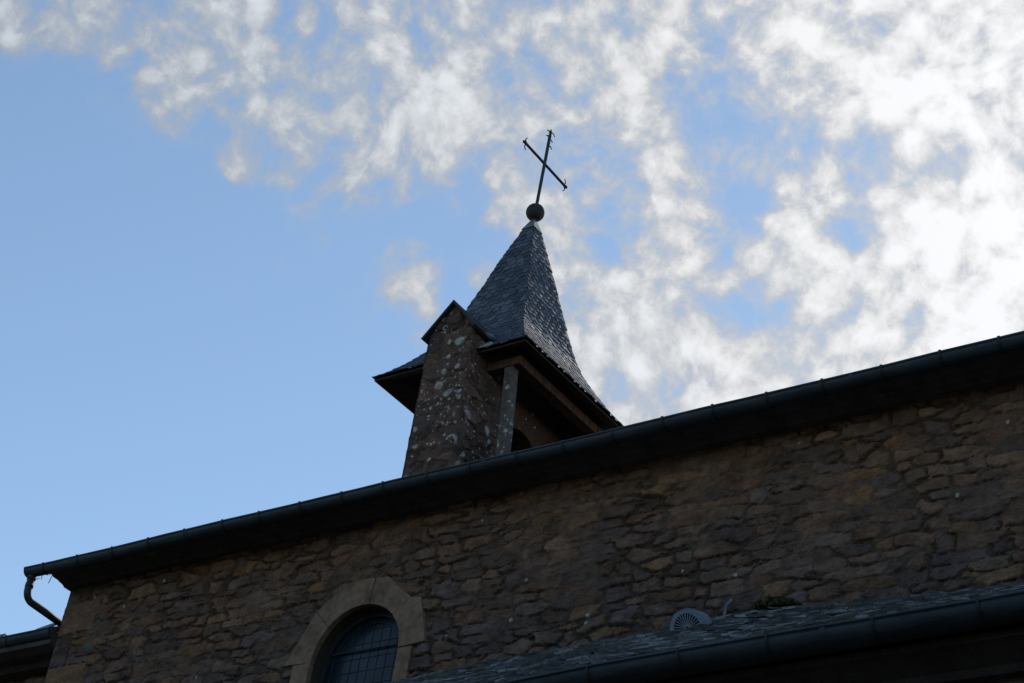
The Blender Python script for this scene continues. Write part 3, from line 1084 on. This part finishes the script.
cap.add(v_, [(0, 1, 5, 4), (1, 2, 6, 5), (2, 3, 7, 6), (3, 0, 4, 7), (4, 5, 8), (5, 6, 8), (6, 7, 8), (7, 4, 8)])
cap.build('lead_cap', M_lead, spire)

# underside of the eave: boards following the flare, an edge board, inner ceiling
sf = MB()


def ringq(s0, z0):
    return [(TX+sx*s0*HS, TY+sy*s0*HS, z0) for sx, sy in ((-1, -1), (1, -1), (1, 1), (-1, 1))]


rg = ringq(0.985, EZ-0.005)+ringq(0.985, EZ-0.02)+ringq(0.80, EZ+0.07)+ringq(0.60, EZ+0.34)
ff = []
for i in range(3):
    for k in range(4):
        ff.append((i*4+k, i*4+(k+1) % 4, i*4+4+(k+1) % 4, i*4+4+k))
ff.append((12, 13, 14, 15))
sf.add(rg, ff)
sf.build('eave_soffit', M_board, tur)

# frame: wall plates, corner posts
BI = 0.735*HS
BL, BR, BF, BK = -11.93, TX+BI, TY-BI, TY+BI
for a_, b_ in (((BL-.15, BF), (BR+.065, BF)), ((BR, BF+.066), (BR, BK-.066)), ((BR+.065, BK), (BL-.15, BK)), ((BL, BK-.066), (BL, BF+.066))):
    m_ = MB()
    m_.beam((a_[0], a_[1], 11.037), (b_[0], b_[1], 11.037), 0.12, 0.10)
    m_.build('wall_plate', M_timber, tur, bevel=0.008)
for px_, py_ in ((BR, BK), (BL, BK)):
    m_ = MB()
    m_.beam((px_, py_, 9.6), (px_, py_, 10.985), 0.12, 0.12, (0, 1, 0), (0.13, 0.08, 0.05))
    m_.build('post', M_timber, tur, bevel=0.006)
m_ = MB()
m_.beam((BR+0.03, BF, 9.6), (BR-0.075, BF, 10.985), 0.10, 0.105, (0, 1, 0), (0.09, 0.078, 0.072))
po = m_.build('post', M_grey, tur, bevel=0.008)
po['label'] = 'weathered grey lichened corner post'
# boarding that closes the left and far sides
bd = MB()
rb = random.Random(4)
zt, zb_ = 10.965, 9.5
xx = BL+0.065
while xx < BR-0.07:
    w = min(rb.uniform(0.10, 0.16), BR-0.065-xx)
    bd.box((xx+.002, BK-.02+rb.uniform(-.004, .004), zb_), (xx+w-.002, BK+.01, zt))
    xx += w
yy = 13.6
while yy < BK-0.07:
    w = min(rb.uniform(0.10, 0.16), BK-0.065-yy)
    bd.box((BL-.01, yy+.002, zb_), (BL+.02+rb.uniform(-.004, .004), yy+w-.002, zt))
    yy += w
bd.build('boarding', M_timber, tur)

# stone bell wall: the gabled pier in front, an arch, the far pier
PX0, PX1, PY0, PY1 = -11.992, -11.405, 12.90, 13.58
PZ0, PZS, PZA = 9.4, 11.385, 11.72
PAL_P = [((0.105, 0.078, 0.072), 4), ((0.092, 0.074, 0.072), 4), ((0.112, 0.084, 0.072), 3), ((0.078, 0.066, 0.068), 2)]
rub_p = Rubble(1.6, 2.8, 51, cell=(0.34, 0.20), pal=PAL_P, warp=0.02, relief=0.7, cracks=0.6)
pw_ = PX1-PX0
pm = MB()


def keep_g(u, v):
    z_ = PZ0+v
    lim = np.where(z_ > PZS, (PZA-z_)/(PZA-PZS)*pw_/2, 9.0)
    return np.abs(u-pw_/2) < lim


grid_wall(pm, (PX0, PY0, PZ0), (1, 0, 0), (0, 0, 1), (0, -1, 0), pw_, PZA-PZ0, 0.011, rub_p, keep=keep_g, taper=(1, 1, 0, 0))
pd = PY1-PY0
grid_wall(pm, (PX1, PY0, PZ0), (0, 1, 0), (0, 0, 1), (1, 0, 0), pd, PZS-PZ0, 0.011, rub_p, taper=(1, 0, 0, 0), off=(0.6, 0.1))
grid_wall(pm, (PX0, PY1, PZ0), (0, -1, 0), (0, 0, 1), (-1, 0, 0), pd, PZS-PZ0, 0.02, rub_p, taper=(0, 1, 0, 0), off=(0.3, 0.3))
pm.prism([(PX0+.03, PY0+.035, PZ0), (PX1-.03, PY0+.035, PZ0), (PX1-.03, PY0+.035, PZS-.02), ((PX0+PX1)/2, PY0+.035, PZA-.045), (PX0+.03, PY0+.035, PZS-.02)], (0, pd-.07, 0), (0.08, 0.07, 0.06))
pier = pm.build('stone_pier', M_pier, tur)
pier['label'] = 'gabled stone pier spotted with pale lichen'
# cornice band just under the gable
bw = MB()
# arch and far pier
n = 14
yc, zc_, ri = (13.58+14.30)/2, 10.35, 0.36
arcs = [(yc-ri*math.cos(math.pi*k/n), zc_+ri*math.sin(math.pi*k/n)) for k in range(n+1)]
poly_lo = arcs
top_z = 11.02
for k in range(n):
    (y0_, z0_), (y1_, z1_) = arcs[k], arcs[k+1]
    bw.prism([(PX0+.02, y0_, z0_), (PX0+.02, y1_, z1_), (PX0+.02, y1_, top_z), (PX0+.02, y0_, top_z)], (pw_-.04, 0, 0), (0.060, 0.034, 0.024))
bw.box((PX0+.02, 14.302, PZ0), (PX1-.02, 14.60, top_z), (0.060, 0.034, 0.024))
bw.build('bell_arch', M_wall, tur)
# gable coping: two slabs and a little ridge
gx = (PX0+PX1)/2
cp = MB()
sl_len = 0.34
slope = (PZA-PZS)/(pw_/2)
for sx in (-1, 1):
    a_ = Vector((gx, 12.845, PZA+0.012))
    e_ = Vector((gx+sx*0.345, 12.845, PZA+0.012-0.345*slope))
    nrm = Vector((sx*slope, 0, 1)).normalized()
    cp.prism([a_, e_, e_-nrm*0.028, a_-Vector((0, 0, 0.038))], (0, 0.80, 0), (0.026, 0.026, 0.027))
gc = cp.build('gable_coping', M_slate, pier)
ld_ = MB()
fq = [sp_point(0, PX1-TX-.01, .03, .024), sp_point(0, PX1-TX+.17, .025, .026), sp_point(0, PX1-TX+.14, .12, .026), sp_point(0, PX1-TX+.06, .22, .026), sp_point(0, PX1-TX-.01, .28, .024)]
ld_.prism(fq, (0, 0.004, -0.010))
ld_.build('lead_flashing', M_vent, pier)
ld2 = MB()
ld2.tube([(gx+0.34, 13.05, PZA-.345*slope+.02), (gx+0.335, 13.16, PZA-.345*slope+.035), (gx+.31, 13.25, PZA-.345*slope+.055)], [0.02, 0.032, 0.024], 10)
ld2.build('lead_flashing', M_lead, pier, smooth=True)

# ================================================================ CROSS
cx = thing('roof_cross', 'thin dark iron cross with curled tips standing on a ball at the spire tip', 'cross', (TX, TY, 13.6))
bb = MB()
vv, ff = [], []
NB, NS = 16, 28
bc = Vector((TX, TY, 13.678))
for i in range(NB+1):
    th = math.pi*i/NB
    for k in range(NS):
        a = 2*math.pi*k/NS
        vv.append(bc+Vector((math.sin(th)*math.cos(a), math.sin(th)*math.sin(a), math.cos(th)))*0.106)
for i in range(NB):
    for k in range(NS):
        ff.append((i*NS+k, i*NS+(k+1) % NS, (i+1)*NS+(k+1) % NS, (i+1)*NS+k))
bb.add(vv, ff)
for z0_, z1_, r_ in ((13.56, 13.60, 0.035), (13.764, 13.785, 0.03)):
    bb.tube([(TX, TY, z0_), (TX, TY, z1_)], r_, 12)
bb.build('ball', M_iron, cx, smooth=True)
sh = MB()
lean = Vector((0, 0.025, 1.08))
s0 = Vector((TX, TY, 13.76))
s1 = Vector((TX, TY+0.028, 14.82))
sh.beam(s0, s1, 0.026, 0.026, (1, 0, 0))
sh.tube([s1, s1+Vector((0, .002, .05)), s1+Vector((0, .002, .085))], [0.017, 0.014, 0.003], 8)
sho = sh.build('shaft', M_iron, cx)
ar = MB()
arm_c = Vector((TX+0.004, 14.005, 14.384))
a0, a1 = Vector((TX, 13.60, 14.400)), Vector((TX, 14.415, 14.372))
ar.beam(a0, a1, 0.020, 0.024, (1, 0, 0))
for e_, s_ in ((a0, -1), (a1, 1)):
    ar.tube([e_, e_+Vector((0, s_*.022, 0)), e_+Vector((0, s_*.045, 0))], [0.017, 0.02, 0.004], 8)
aro_ = ar.build('crossbar', M_iron, cx)


def curl(base, along, side, ln=0.06, r=0.008):
    ln *= 1.35
    """a little hook springing from the bar and bending outwards to the tip"""
    along, side = Vector(along), Vector(side)
    m_ = MB()
    pts = []
    for k in range(8):
        a = rad(150)*k/7
        pts.append(Vector(base)+side*(ln*.95*(1-math.cos(a*0.8))*0.55+0.008)+along*(ln*0.55*math.sin(a)))
    m_.tube(pts, [r*(1.15-0.07*k) for k in range(8)], 7)
    return m_


Y_, Z_ = Vector((0, 1, 0)), Vector((0, 0, 1))
for e_, s_ in ((a0, 1), (a1, -1)):
    for sd_ in (1, -1):
        curl(e_+Y_*s_*0.055, Y_*s_*-1, Z_*sd_, 0.075).build('tip_curl', M_iron, aro_, smooth=True)
for dz, sg, ln in ((0.0, 1, .075), (0.0, -1, .05), (-0.09, 1, .05), (-0.08, -1, .055), (-.19, 1, .06)):
    curl(s1+Z_*dz, Z_, Y_*sg, ln).build('tip_curl', M_iron, sho, smooth=True)
